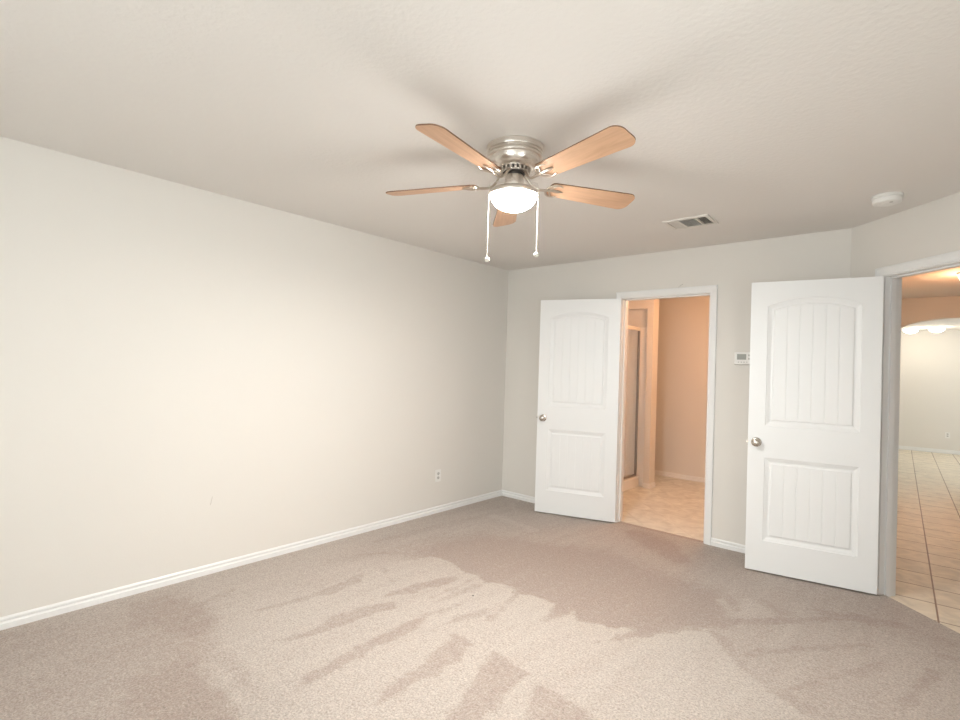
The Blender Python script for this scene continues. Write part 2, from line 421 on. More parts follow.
# pile tracks mixed with painted window light and dimmer areas
NAP_LIGHT = []
for _v, _s, _f in (
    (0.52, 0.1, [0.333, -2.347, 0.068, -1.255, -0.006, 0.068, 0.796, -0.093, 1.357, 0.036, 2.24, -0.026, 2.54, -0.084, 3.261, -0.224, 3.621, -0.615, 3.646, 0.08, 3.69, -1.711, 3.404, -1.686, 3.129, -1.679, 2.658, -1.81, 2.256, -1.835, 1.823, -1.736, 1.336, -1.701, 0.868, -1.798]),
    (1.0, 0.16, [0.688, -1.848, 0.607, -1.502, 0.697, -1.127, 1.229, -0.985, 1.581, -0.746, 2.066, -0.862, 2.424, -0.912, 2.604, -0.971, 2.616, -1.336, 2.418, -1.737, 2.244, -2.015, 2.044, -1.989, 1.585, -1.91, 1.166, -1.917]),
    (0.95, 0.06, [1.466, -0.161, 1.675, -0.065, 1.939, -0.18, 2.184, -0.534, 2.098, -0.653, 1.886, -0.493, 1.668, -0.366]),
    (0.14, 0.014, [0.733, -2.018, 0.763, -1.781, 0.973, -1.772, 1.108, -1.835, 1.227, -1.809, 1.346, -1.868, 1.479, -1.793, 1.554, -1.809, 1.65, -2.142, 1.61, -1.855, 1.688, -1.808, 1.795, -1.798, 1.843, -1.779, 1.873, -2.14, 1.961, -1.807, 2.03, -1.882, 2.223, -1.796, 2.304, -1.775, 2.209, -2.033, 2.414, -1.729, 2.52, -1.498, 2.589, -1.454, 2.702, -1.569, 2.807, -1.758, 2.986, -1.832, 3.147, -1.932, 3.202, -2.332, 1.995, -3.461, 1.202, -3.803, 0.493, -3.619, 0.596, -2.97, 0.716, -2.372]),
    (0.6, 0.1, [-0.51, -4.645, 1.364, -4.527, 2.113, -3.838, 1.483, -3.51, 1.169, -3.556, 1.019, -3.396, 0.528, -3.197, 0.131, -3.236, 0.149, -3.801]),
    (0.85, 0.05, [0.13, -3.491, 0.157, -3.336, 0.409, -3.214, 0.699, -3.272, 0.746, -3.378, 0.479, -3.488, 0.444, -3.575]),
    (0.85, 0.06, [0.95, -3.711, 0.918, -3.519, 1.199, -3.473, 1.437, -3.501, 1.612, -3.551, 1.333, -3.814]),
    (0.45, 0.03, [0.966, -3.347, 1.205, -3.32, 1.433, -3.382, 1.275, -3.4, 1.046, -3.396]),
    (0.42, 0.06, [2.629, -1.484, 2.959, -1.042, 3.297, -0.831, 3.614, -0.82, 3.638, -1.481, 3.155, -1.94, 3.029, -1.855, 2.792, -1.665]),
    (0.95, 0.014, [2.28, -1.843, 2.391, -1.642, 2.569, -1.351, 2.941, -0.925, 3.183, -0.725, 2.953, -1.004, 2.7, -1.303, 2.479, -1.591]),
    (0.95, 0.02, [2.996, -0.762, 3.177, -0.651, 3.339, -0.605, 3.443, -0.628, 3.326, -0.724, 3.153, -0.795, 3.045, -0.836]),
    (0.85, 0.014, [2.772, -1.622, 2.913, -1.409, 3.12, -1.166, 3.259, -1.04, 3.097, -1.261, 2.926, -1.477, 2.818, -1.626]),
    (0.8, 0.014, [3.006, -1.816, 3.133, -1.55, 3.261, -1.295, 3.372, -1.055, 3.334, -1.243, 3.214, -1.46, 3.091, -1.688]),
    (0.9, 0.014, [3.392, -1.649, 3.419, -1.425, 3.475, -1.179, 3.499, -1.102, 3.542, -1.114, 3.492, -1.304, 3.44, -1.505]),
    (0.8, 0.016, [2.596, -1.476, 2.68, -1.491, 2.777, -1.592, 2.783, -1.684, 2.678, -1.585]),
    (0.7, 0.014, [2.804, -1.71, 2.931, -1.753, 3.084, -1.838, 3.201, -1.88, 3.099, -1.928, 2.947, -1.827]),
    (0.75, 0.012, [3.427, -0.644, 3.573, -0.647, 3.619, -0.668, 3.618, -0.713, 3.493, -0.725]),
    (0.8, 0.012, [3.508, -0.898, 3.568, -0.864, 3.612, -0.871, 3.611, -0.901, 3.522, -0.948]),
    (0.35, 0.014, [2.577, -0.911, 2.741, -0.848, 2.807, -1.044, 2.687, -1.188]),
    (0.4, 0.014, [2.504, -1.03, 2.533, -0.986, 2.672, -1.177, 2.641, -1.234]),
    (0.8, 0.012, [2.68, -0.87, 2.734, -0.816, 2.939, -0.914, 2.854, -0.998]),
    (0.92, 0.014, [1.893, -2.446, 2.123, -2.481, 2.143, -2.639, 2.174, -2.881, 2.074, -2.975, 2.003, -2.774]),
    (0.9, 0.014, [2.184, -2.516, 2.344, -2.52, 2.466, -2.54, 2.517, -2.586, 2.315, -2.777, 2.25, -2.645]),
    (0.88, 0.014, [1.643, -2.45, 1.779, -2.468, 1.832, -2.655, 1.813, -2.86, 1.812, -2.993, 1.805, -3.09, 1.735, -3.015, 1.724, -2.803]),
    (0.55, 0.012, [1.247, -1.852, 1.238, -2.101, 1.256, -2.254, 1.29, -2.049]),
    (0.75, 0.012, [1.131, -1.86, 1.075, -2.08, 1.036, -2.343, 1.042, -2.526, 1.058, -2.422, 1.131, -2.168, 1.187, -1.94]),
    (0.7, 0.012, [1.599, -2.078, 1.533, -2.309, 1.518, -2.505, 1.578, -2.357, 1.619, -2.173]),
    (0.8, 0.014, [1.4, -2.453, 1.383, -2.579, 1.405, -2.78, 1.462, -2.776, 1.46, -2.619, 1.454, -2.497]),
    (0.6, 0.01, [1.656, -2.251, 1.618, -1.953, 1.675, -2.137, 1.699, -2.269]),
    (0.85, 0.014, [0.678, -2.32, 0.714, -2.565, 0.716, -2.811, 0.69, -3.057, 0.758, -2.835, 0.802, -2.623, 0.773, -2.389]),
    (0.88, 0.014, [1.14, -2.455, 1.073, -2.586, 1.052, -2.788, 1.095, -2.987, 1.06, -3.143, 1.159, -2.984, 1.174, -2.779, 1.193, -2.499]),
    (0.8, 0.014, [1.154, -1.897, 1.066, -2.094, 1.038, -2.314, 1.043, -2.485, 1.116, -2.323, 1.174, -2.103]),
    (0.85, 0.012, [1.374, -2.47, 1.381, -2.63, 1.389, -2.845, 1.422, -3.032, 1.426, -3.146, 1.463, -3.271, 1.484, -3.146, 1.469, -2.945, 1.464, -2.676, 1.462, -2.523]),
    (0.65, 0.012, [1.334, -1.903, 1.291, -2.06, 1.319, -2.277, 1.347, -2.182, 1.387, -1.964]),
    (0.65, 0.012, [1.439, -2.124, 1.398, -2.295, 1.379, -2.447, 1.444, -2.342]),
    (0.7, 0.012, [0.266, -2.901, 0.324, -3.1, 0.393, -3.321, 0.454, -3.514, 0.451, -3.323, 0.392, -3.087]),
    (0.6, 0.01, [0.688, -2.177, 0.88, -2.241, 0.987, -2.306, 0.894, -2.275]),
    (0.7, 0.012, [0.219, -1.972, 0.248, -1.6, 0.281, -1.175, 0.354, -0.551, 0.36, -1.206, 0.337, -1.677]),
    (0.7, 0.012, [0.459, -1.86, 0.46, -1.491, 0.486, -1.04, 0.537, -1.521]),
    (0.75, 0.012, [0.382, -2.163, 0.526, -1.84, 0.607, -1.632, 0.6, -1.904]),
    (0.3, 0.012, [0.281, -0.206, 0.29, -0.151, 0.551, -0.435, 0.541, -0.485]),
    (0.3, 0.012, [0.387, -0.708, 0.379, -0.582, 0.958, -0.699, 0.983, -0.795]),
):
    _p = nap_light_poly(*_f); NAP_LIGHT.append((_p, _v, _s, (min(q[0] for q in _p), min(q[1] for q in _p), max(q[0] for q in _p), max(q[1] for q in _p))))
# end of pile tracks and painted window light


def seg_dist(px, py, a, b):
    dx, dy = b[0] - a[0], b[1] - a[1]; L = dx * dx + dy * dy
    t = 0 if L == 0 else max(0, min(1, ((px - a[0]) * dx + (py - a[1]) * dy) / L))
    return math.hypot(px - a[0] - t * dx, py - a[1] - t * dy)


def poly_sd(px, py, P):
    ins = False; d = 1e9; n = len(P)
    for i in range(n):
        a = P[i]; b = P[(i + 1) % n]
        d = min(d, seg_dist(px, py, a, b))
        if (a[1] > py) != (b[1] > py) and px < (b[0] - a[0]) * (py - a[1]) / (b[1] - a[1]) + a[0]: ins = not ins
    return d if ins else -d


STROKE = (0.051, 0.999)      # the way the vacuum cleaner was pushed


def nap_light_at(x, y):
    v = 0.28
    wob = noise.noise(V(x * 9, y * 9, 0)) * 0.035 + noise.noise(V(x * 30, y * 30, 3)) * 0.015
    for P, val, soft, bb in NAP_LIGHT:
        if bb[0] - 0.15 < x < bb[2] + 0.15 and bb[1] - 0.15 < y < bb[3] + 0.15:
            s = (poly_sd(x, y, P) + wob) / soft
            w = max(0, min(1, s * 0.5 + 0.5)); w = w * w * (3 - 2 * w)
            w *= 0.72 if val > 0.6 and soft < 0.03 else 1.0
            v = v * (1 - w) + val * w
    al, ac_ = x * STROKE[0] + y * STROKE[1], -x * STROKE[1] + y * STROKE[0]
    v += noise.noise(V(x * 1.4, y * 1.4, 9)) * 0.10 + noise.noise(V(al * 1.6, ac_ * 13, 5)) * 0.16 + noise.noise(V(al * 4, ac_ * 30, 7)) * 0.08
    return max(0.0, min(1.0, v))


bm = bmesh.new(); lay = bm.verts.layers.float.new('nap_light')
CELL = 0.0125
nx = int((XR + 0.02) / CELL) + 1; ny = int((0.02 - YF) / CELL) + 1
grid = {}
for i in range(nx + 1):
    for j in range(ny + 1):
        x = min(i * CELL, XR); y = YF + min(j * CELL, -YF)
        q = x + y - (XK + 0.055)             # clip along the diagonal threshold
        if q > 0:
            if q > 2 * CELL: continue
            x -= q / 2; y -= q / 2
        v = bm.verts.new((x, y, 0)); v[lay] = nap_light_at(x, y); grid[i, j] = v
for i in range(nx):
    for j in range(ny):
        c = [grid.get(k) for k in ((i, j), (i + 1, j), (i + 1, j + 1), (i, j + 1))]
        c = [v for v in c if v is not None]
        if len(c) >= 3:
            try: bm.faces.new(c)
            except ValueError: pass
bmesh.ops.dissolve_degenerate(bm, dist=1e-5, edges=bm.edges)
# the strip of carpet that runs into the bathroom doorway
f = [bm.verts.new(p) for p in ((D1a, 0, 0), (D1b, 0, 0), (D1b, 0.055, 0), (D1a, 0.055, 0))]
for v in f: v[lay] = 0.75
bm.faces.new(f)
floor = struct('floor', bm, M_CARPET)

# hall, living room and bathroom floors lie a little lower than the carpet pile
bm = bmesh.new()
prism(bm, [(XK - 0.06, 0.0), (XK - 0.06 + 1.0, -1.0), (4.4, -1.06), (4.5, -1.06), (4.5, 4.2), (6.5, 4.2), (6.5, 9.3), (0.6, 9.3), (0.6, 4.2), (2.9, 4.2), (2.9, 0.05), (XK + 0.03, 0.05)], -0.06, -0.010)
struct('floor_hall', bm, M_HALLT)
bm = bmesh.new(); box(bm, -0.4, 2.75, -0.02, 2.75, -0.06, -0.008)
struct('floor_bathroom', bm, M_BATHT)
bm = bmesh.new(); box(bm, -0.5, 6.6, YF - T, 9.4, -0.22, -0.061); struct('light_block_slab', bm, M_DUCT)  # added unseen slab; blocks world light leaking up through floor gaps

# ------------------------------------------------------------------ skirting
baseboard('baseboard_left', [(D1a - 0.062, 0), (0, 0), (0, YF)])
baseboard('baseboard_back', [(D1b + 0.062, 0), (XK, 0), (XK + (D2a - 0.062) * S, -(D2a - 0.062) * S)][::-1])
baseboard('baseboard_right', [(XK + (D2b + 0.062) * S, -(D2b + 0.062) * S), (XR, YD), (XR, YF), (0.02, YF)][::-1])

# ------------------------------------------------------------------ doorways
MB = frame_matrix((0, 0), (1, 0), (0, -1))
MD = frame_matrix((XK, 0), (S, -S), (-S, -S))
casing('trim_1', MB, D1a - 0.005, D1b + 0.005, DH + 0.005)
jamb('trim_2', MB, D1a, D1b, DH, T)
MBb = frame_matrix((0, T), (1, 0), (0, 1))
casing('trim_3', MBb, D1a - 0.005, D1b + 0.005, DH + 0.005)
casing('trim_4', MD, D2a - 0.005, D2b + 0.005, DH + 0.005)
jamb('trim_5', MD, D2a, D2b, DH, T)
casing('trim_6', frame_matrix((XK + T * S, T * S), (S, -S), (S, S)), D2a - 0.005, D2b + 0.005, DH + 0.005)

# ------------------------------------------------------------------ doors (two moulded panels, the upper one arched, with plank grooves)


def door_mesh(w=0.757, h=2.033, th=0.034):
    bm = bmesh.new()
    PANELS = []
    xl, xr = w / 2 - 0.270, w / 2 + 0.270
    PANELS.append(dict(x0=xl, x1=xr, z0=1.020, zs=1.860, rise=0.053))
    PANELS.append(dict(x0=xl, x1=xr, z0=0.215, zs=0.795, rise=0.0))
    PROF = [(0.0, 0.0), (0.004, 0.0045), (0.010, 0.0055), (0.026, 0.0115), (0.037, 0.0115), (0.041, 0.0060), (0.046, 0.0045)]
    NG = 6

    def arch(p, x, inset):
        x0 = p['x0'] + inset; x1 = p['x1'] - inset; t = (x - x0) / (x1 - x0) * 2 - 1
        if p['rise'] == 0: return p['zs'] - inset
        R = ((p['x1'] - p['x0']) ** 2 / 4 + p['rise'] ** 2) / (2 * p['rise']); cx = (p['x0'] + p['x1']) / 2
        return p['zs'] + p['rise'] - R + sqrt(max(0, (R - inset) ** 2 - (x - cx) ** 2))

    def xs(p, inset):
        i0 = PROF[-1][0]; a0 = p['x0'] + i0; a1 = p['x1'] - i0
        base = []
        for k in range(NG + 1):
            g = a0 + (a1 - a0) * k / NG
            if 0 < k < NG: base += [g - 0.003, g, g + 0.003]
            else: base += [g]
            if k < NG: base += [g + (a1 - a0) / NG * f for f in (0.35, 0.65)]
        x0 = p['x0'] + inset; x1 = p['x1'] - inset
        return [x0 + (b - a0) / (a1 - a0) * (x1 - x0) for b in base], base

    for side in (0, 1):
        def P(x, z, d): return bm.verts.new((x, -d if side == 0 else -th + d, z))
        # flat stiles and rails
        outer = {}
        for p in PANELS:
            loops = []
            for ins, d in PROF:
                X, _ = xs(p, ins)
                top = [P(x, arch(p, x, ins), d) for x in X]
                bot = [P(x, p['z0'] + ins, d) for x in X]
                loops.append((top, bot))
            for (t0, b0), (t1, b1) in zip(loops, loops[1:]):
                for k in range(len(t0) - 1):
                    bm.faces.new((t0[k], t0[k + 1], t1[k + 1], t1[k])); bm.faces.new((b0[k], b0[k + 1], b1[k + 1], b1[k]))
                bm.faces.new((t0[0], t1[0], b1[0], b0[0])); bm.faces.new((t0[-1], b0[-1], b1[-1], t1[-1]))
            # the planked field
            t, b = loops[-1]; X, _ = xs(p, PROF[-1][0]); i0 = PROF[-1][0]; dd = PROF[-1][1]
            gx = set()
            a0 = X[0]; a1 = X[-1]
            centre = [a0 + (a1 - a0) * k / NG for k in range(1, NG)]
            deep_t = {}; deep_b = {}
            for k, x in enumerate(X):
                if any(abs(x - c) < 1e-6 for c in centre):
                    deep_t[k] = P(x, arch(p, x, i0), dd + 0.0026); deep_b[k] = P(x, p['z0'] + i0, dd + 0.0026)
            for k in range(len(X) - 1):
                A = deep_t.get(k, t[k]); B = deep_t.get(k + 1, t[k + 1]); Cc = deep_b.get(k + 1, b[k + 1]); Dd = deep_b.get(k, b[k])
                bm.faces.new((A, B, Cc, Dd))
            for k in deep_t:
                bm.faces.new((t[k - 1], t[k], deep_t[k])); bm.faces.new((t[k], t[k + 1], deep_t[k]))
                bm.faces.new((b[k - 1], b[k], deep_b[k])); bm.faces.new((b[k], b[k + 1], deep_b[k]))
            outer[id(p)] = loops[0]
        up, lo = PANELS
        ut, ub = outer[id(up)]; lt, lb = outer[id(lo)]
        z0 = 0.0
        tl, tr_, bl, br_ = P(0, h, 0), P(w, h, 0), P(0, z0, 0), P(w, z0, 0)
        bm.faces.new([tl] + ut + [tr_])                       # top rail
        bm.faces.new(ub + lt[::-1])                            # lock rail
        bm.faces.new([bl] + lb + [br_])                        # bottom rail
        bm.faces.new([tl, ut[0], ub[0], lt[0], lb[0], bl])     # stiles
        bm.faces.new([tr_, ut[-1], ub[-1], lt[-1], lb[-1], br_])
        if side == 0: F = (tl, tr_, br_, bl)
        else: G = (tl, tr_, br_, bl)
    for k in range(4): bm.faces.new((F[k], F[(k + 1) % 4], G[(k + 1) % 4], G[k]))
    return bm


def knob_mesh():
    bm = bmesh.new(); M = Matrix.Rotation(-pi / 2, 4, 'X')       # axis along +Y
    lathe(bm, [(0.0, 0.0), (0.033, 0.0), (0.033, 0.004), (0.029, 0.008), (0.016, 0.010), (0.0125, 0.014), (0.0125, 0.028), (0.017, 0.033),
               (0.0245, 0.038), (0.0275, 0.046), (0.0265, 0.055), (0.021, 0.061), (0.010, 0.064), (0.0, 0.0645)], 32, M=M)
    return bm


def hinge_mesh():
    bm = bmesh.new()
    lathe(bm, [(0.0, -0.049), (0.004, -0.049), (0.0055, -0.046), (0.0055, 0.046), (0.004, 0.049), (0.0, 0.049)], 14)
    box(bm, -0.002, 0.026, -0.0012, 0.0012, -0.044, 0.044)
    for z in (-0.03, 0, 0.03): lathe(bm, [(0.0, 0.0), (0.004, 0.0), (0.003, 0.0012), (0, 0.0014)], 10, M=Matrix.Translation((0.014, 0.001, z)) @ Matrix.Rotation(-pi / 2, 4, 'X'))
    return bm


def latch_mesh():
    bm = bmesh.new(); box(bm, -0.0005, 0.0018, -0.0125, 0.0125, -0.028, 0.028); box(bm, 0.0, 0.011, -0.006, 0.006, -0.008, 0.008)
    return bm


def place_door(name, pin, ang, label, w=0.757):
    """pin: hinge pin position; visible face looks along local +Y; door runs along local +X"""
    u = V(cos(ang), sin(ang), 0); n = V(-sin(ang), cos(ang), 0); th = 0.034
    B = V(*pin, 0) + u * 0.003 + n * (0.010 + th)
    d = struct(name, door_mesh(w), M_DOOR); d.location = (B.x, B.y, 0.012); d.rotation_euler = (0, 0, ang)
    tag(d, label, 'door')
    k = obj('door_knob', knob_mesh(), M_NICKD, d, smooth=True); k.location = (0.698, 0.0, 0.900); k['label'] = 'satin nickel round knob'
    k2 = obj('door_knob', knob_mesh(), M_NICKD, d, smooth=True); k2.location = (0.698, -th, 0.900); k2.rotation_euler = (0, 0, pi); k2['label'] = 'satin nickel round knob'
    l = obj('latch_plate', latch_mesh(), M_NICKD, d); l.location = (w, -th / 2, 0.900)
    for z in (0.20, 1.02, 1.83):
        hg = obj('hinge', hinge_mesh(), M_TRIM, d, smooth=True); hg.location = (-0.0045, -th - 0.006, z)
    return d


place_door('door_1', (D1a - 0.003, -0.010), 3.4544, 'white two panel door with arched top panel, swung open beside the bathroom doorway')
pin2 = (XK + (D2a - 0.003) * S - 0.010 * S, -(D2a - 0.003) * S - 0.010 * S)
place_door('door_2', pin2, 3.315, 'white two panel door with arched top panel, nearest on the right, open at the hall doorway', 0.751)

# ------------------------------------------------------------------ bedroom window behind the camera
Mw = frame_matrix((0, YF), (1, 0), (0, 1))
bm = bmesh.new(); fwid = 0.05
for a, b in ((WX0, (WX0 + WX1) / 2), ((WX0 + WX1) / 2, WX1)):
    box(bm, a, a + fwid, YF - 0.09, YF - 0.03, WZ0, WZ1); box(bm, b - fwid, b, YF - 0.09, YF - 0.03, WZ0, WZ1)
    box(bm, a, b, YF - 0.09, YF - 0.03, WZ0, WZ0 + fwid); box(bm, a, b, YF - 0.09, YF - 0.03, WZ1 - fwid, WZ1)
    zm = (WZ0 + WZ1) / 2; box(bm, a, b, YF - 0.085, YF - 0.035, zm - 0.02, zm + 0.02)
win = struct('window_1', bm, M_TRIM)
bm = bmesh.new(); box(bm, WX0 + 0.02, WX1 - 0.02, YF - 0.062, YF - 0.058, WZ0 + 0.02, WZ1 - 0.02); obj('pane', bm, M_GLASS, win)
bm = bmesh.new(); box(bm, WX0 - 0.05, WX1 + 0.05, YF - 0.03, YF + 0.04, WZ0 - 0.025, WZ0); obj('sill', bm, M_TRIM, win, bevel=0.004)

bm = bmesh.new()
for a, b in ((RY0, RY0 + fwid), (RY1 - fwid, RY1)): box(bm, XR + 0.03, XR + 0.09, a, b, WZ0, WZ1)
for a, b in ((WZ0, WZ0 + fwid), (WZ1 - fwid, WZ1), ((WZ0 + WZ1) / 2 - 0.02, (WZ0 + WZ1) / 2 + 0.02)): box(bm, XR + 0.03, XR + 0.09, RY0, RY1, a, b)
win = struct('window_3', bm, M_TRIM)
bm = bmesh.new(); box(bm, XR + 0.058, XR + 0.062, RY0 + 0.02, RY1 - 0.02, WZ0 + 0.02, WZ1 - 0.02); obj('pane', bm, M_GLASS, win)
bm = bmesh.new(); box(bm, XR - 0.04, XR + 0.03, RY0 - 0.05, RY1 + 0.05, WZ0 - 0.025, WZ0); obj('sill', bm, M_TRIM, win, bevel=0.004)

# ------------------------------------------------------------------ bathroom shell
BX0, BX1, BY1 = -0.15, 2.55, 2.51
wall('wall_bathroom_back', (BX0, BY1), (BX1, BY1), (BX0 - T, BY1 + T), (BX1 + T, BY1 + T))
wall('wall_bathroom_left', (BX0, T), (BX0, BY1), (BX0 - T, T), (BX0 - T, BY1 + T))
wall('wall_bathroom_right', (BX1, BY1), (BX1, T), (BX1 + T, BY1 + T), (BX1 + T, T))
# wing wall at the end of the shower, with the drop over the shower recess
bm = bmesh.new()
box(bm, BX0, 0.975, 1.655, 1.76, -0.02, 2.46)
box(bm, 0.900, 0.975, 1.60, 1.655, -0.02, 2.46)
box(bm, BX0, 0.900, 1.60, 1.655, 2.153, 2.46)
struct('wall_shower_wing', bm, M_WALL)
bm = bmesh.new(); sweep_plan(bm, [(0.905, 1.60), (0.975, 1.60), (0.975, 1.76)][::-1], [(o, z - 0.008) for o, z in BASE]); struct('baseboard_wing', bm, M_TRIM)
bm = bmesh.new(); sweep_plan(bm, [(0.2, BY1), (BX1, BY1)][::-1], [(o, z - 0.008) for o, z in BASE]); struct('baseboard_bathroom', bm, M_TRIM)

# shower: tiled surround, curb, framed glass front
sh = empty('shower_surround', (0.4, 1.6, 0)); 
tag(sh, 'white shower surround panels lining the bathroom recess', 'shower surround')
bm = bmesh.new(); box(bm, BX0 + 0.02 - 0.4, 0.898 - 0.4, 0.040, 0.0545, -0.005, 1.93); obj('end_panel', bm, M_TILEW, sh, bevel=0.003)
bm = bmesh.new(); box(bm, BX0 + 0.002 - 0.4, BX0 + 0.015 - 0.4, T + 0.02 - 1.6, 0.038, -0.005, 1.93); obj('side_panel', bm, M_TILEW, sh, bevel=0.003)
bm = bmesh.new()
for r in range(3): 
    for c in range(8): box(bm, 0.02 + c * 0.109 - 0.4, 0.125 + c * 0.109 - 0.4, 0.036, 0.0405, 1.60 + r * 0.109, 1.705 + r * 0.109)
obj('tile_band', bm, M_TILEW, sh)
bm = bmesh.new(); box(bm, 0.70, 0.835, T + 0.02, 1.634, -0.008, 0.115)
cb = obj('shower_curb', bm, M_TILEW, bevel=0.008)
tag(cb, 'white shower curb along the bathroom floor under the glass', 'shower curb')
sd = empty('shower_door', (0.79, 0.9, 0.115))
tag(sd, 'framed glass shower door standing on the white curb', 'shower door')


def rb(x0, x1, y0, y1, z0, z1):
    b_ = bmesh.new(); box(b_, x0 - 0.79, x1 - 0.79, y0 - 0.9, y1 - 0.9, z0 - 0.115, z1 - 0.115); return b_


obj('header_rail', rb(0.775, 0.805, T + 0.03, 1.63, 1.885, 1.925), M_VENT, sd, bevel=0.003)
obj('bottom_rail', rb(0.777, 0.803, T + 0.03, 1.63, 0.116, 0.135), M_ALU, sd, bevel=0.002)
obj('jamb_post', rb(0.777, 0.803, 1.612, 1.630, 0.135, 1.885), M_ALU, sd, bevel=0.002)
obj('jamb_post', rb(0.777, 0.803, 0.88, 0.905, 0.135, 1.885), M_ALU, sd, bevel=0.002)
obj('pane', rb(0.788, 0.792, 0.905, 1.612, 0.135, 1.885), M_SHGLASS, sd)
obj('pane', rb(0.788, 0.792, T + 0.05, 0.88, 0.135, 1.885), M_SHGLASS, sd)

# bathroom ceiling lamp, out of sight past the right side of the doorway
bl = empty('bathroom_ceiling_light', (1.95, 0.98, H)); tag(bl, 'round warm ceiling lamp in the bathroom', 'ceiling light')
bm = bmesh.new(); lathe(bm, [(0, 0), (0.15, 0), (0.15, -0.02), (0, -0.02)], 32); obj('base', bm, M_NICK, bl, smooth=True)
M_BATHG = emit('lit_bath_glass', (1.0, 0.50, 0.24), 9.0)
bm = bmesh.new(); lathe(bm, [(0.14, -0.02), (0.135, -0.05), (0.10, -0.08), (0.05, -0.095), (0, -0.1)], 32, cap0=False); obj('glass_shade', bm, M_BATHG, bl, smooth=True)
point('bathroom_lamp', (1.95, 0.98, H - 0.16), 17, (1.0, 0.50, 0.245), 0.08)

# ------------------------------------------------------------------ hall and living room shell
wall('wall_hall_left', (2.95, 4.2), (2.95, T), (2.85, 4.2), (2.85, T))
wall('wall_hall_right', (4.45, -1.2), (4.45, 4.2), (4.55, -1.2), (4.55, 4.2))
wall('wall_hall_end', (4.45, -1.15), (XR + T, -1.15), (4.45, -1.25), (XR + T, -1.25))
# arched opening
bm = bmesh.new(); ac, aw, az, ab = 3.72, 0.62, 1.935, 0.238
top = []
N = 40
for y in (4.2, 4.34):
    pts = []
    for k in range(N + 1):
        t = pi - pi * k / N; pts.append((ac + aw * cos(t), az + ab * sin(t)))
    top.append(pts)
for k in range(N):
    x0, z0 = top[0][k]; x1, z1 = top[0][k + 1]
    v = [bm.verts.new(p) for p in ((x0, 4.2, z0), (x1, 4.2, z1), (x1, 4.2, 2.46), (x0, 4.2, 2.46), (x0, 4.34, z0), (x1, 4.34, z1), (x1, 4.34, 2.46), (x0, 4.34, 2.46))]
    for f in ((0, 1, 2, 3), (5, 4, 7, 6), (0, 4, 5, 1)): bm.faces.new([v[i] for i in f])
box(bm, 0.6, ac - aw, 4.2, 4.34, -0.03, 2.46); box(bm, ac + aw, 6.5, 4.2, 4.34, -0.03, 2.46)
struct('wall_hall_arch', bm, M_WALL)
wall('wall_living_far', (0.6, 8.98), (6.5, 9.22), (0.6, 9.15), (6.5, 9.38))
wall('wall_living_left', (0.7, 4.3), (0.7, 9.2), (0.6, 4.3), (0.6, 9.2))
wall('wall_living_right', (6.4, 9.3), (6.4, 4.3), (6.5, 9.3), (6.5, 4.3), [(1.7, 3.5, 0.8, 2.1)])
bm = bmesh.new(); sweep_plan(bm, [(0.72, 8.985), (6.38, 9.215)][::-1], [(o * 1.1, z * 1.25 - 0.010) for o, z in BASE]); struct('baseboard_living', bm, M_TRIM)
bm = bmesh.new()
for y in (5.8, 6.68, 7.56): box(bm, 6.42, 6.48, y, y + 0.04, 0.8, 2.1)
box(bm, 6.42, 6.48, 5.8, 7.6, 0.8, 0.84); box(bm, 6.42, 6.48, 5.8, 7.6, 2.06, 2.1); box(bm, 6.42, 6.48, 5.8, 7.6, 1.43, 1.47)
w2 = struct('window_2', bm, M_TRIM)
bm = bmesh.new(); box(bm, 6.448, 6.452, 5.82, 7.58, 0.82, 2.08); obj('pane', bm, M_GLASS, w2)


def flush_light(name, loc, r, drop, m, label, watts, col, group=None):
    e = empty(name, loc); tag(e, label, 'ceiling light', group)
    b_ = bmesh.new(); lathe(b_, [(0, 0), (r * 1.05, 0), (r * 1.05, -0.012), (r * 0.96, -0.02), (0, -0.02)], 40); obj('trim_ring', b_, M_PLAST, e, smooth=True)
    b_ = bmesh.new(); prof = [(r * 0.95 * cos(a), -0.02 - (drop - 0.02) * sin(a)) for a in [pi / 2 * k / 10 for k in range(11)]]
    prof[-1] = (0, -drop); lathe(b_, prof, 40, cap0=False); obj('glass_shade', b_, m, e, smooth=True)
    point(name.replace('ceiling_light', 'lamp'), (loc[0], loc[1], loc[2] - drop - 0.05), watts, col, 0.08)
    return e


bm = bmesh.new(); box(bm, 0.71, 6.39, 4.345, 8.97, 2.375, 2.438); struct('ceiling_living', bm, M_CEIL)
flush_light('hall_ceiling_light', (3.815, 2.40, H), 0.135, 0.14, M_HALLGLOBE, 'lit dome on the hall ceiling at the right edge of the photo', 7.5, (1.0, 0.38, 0.13))
flush_light('living_ceiling_light', (3.590, 8.12, 2.375), 0.125, 0.10, M_LIVGLOBE, 'right-hand lit dome on the far room ceiling, seen under the hall arch', 3.5, (1.0, 0.86, 0.68))
flush_light('living_ceiling_light', (3.22, 8.30, 2.375), 0.125, 0.10, M_LIVGLOBE, 'left-hand lit dome on the far room ceiling, under the arch beside the door frame', 3.5, (1.0, 0.86, 0.68))

# ------------------------------------------------------------------ wall plates, thermostat, detector, vent


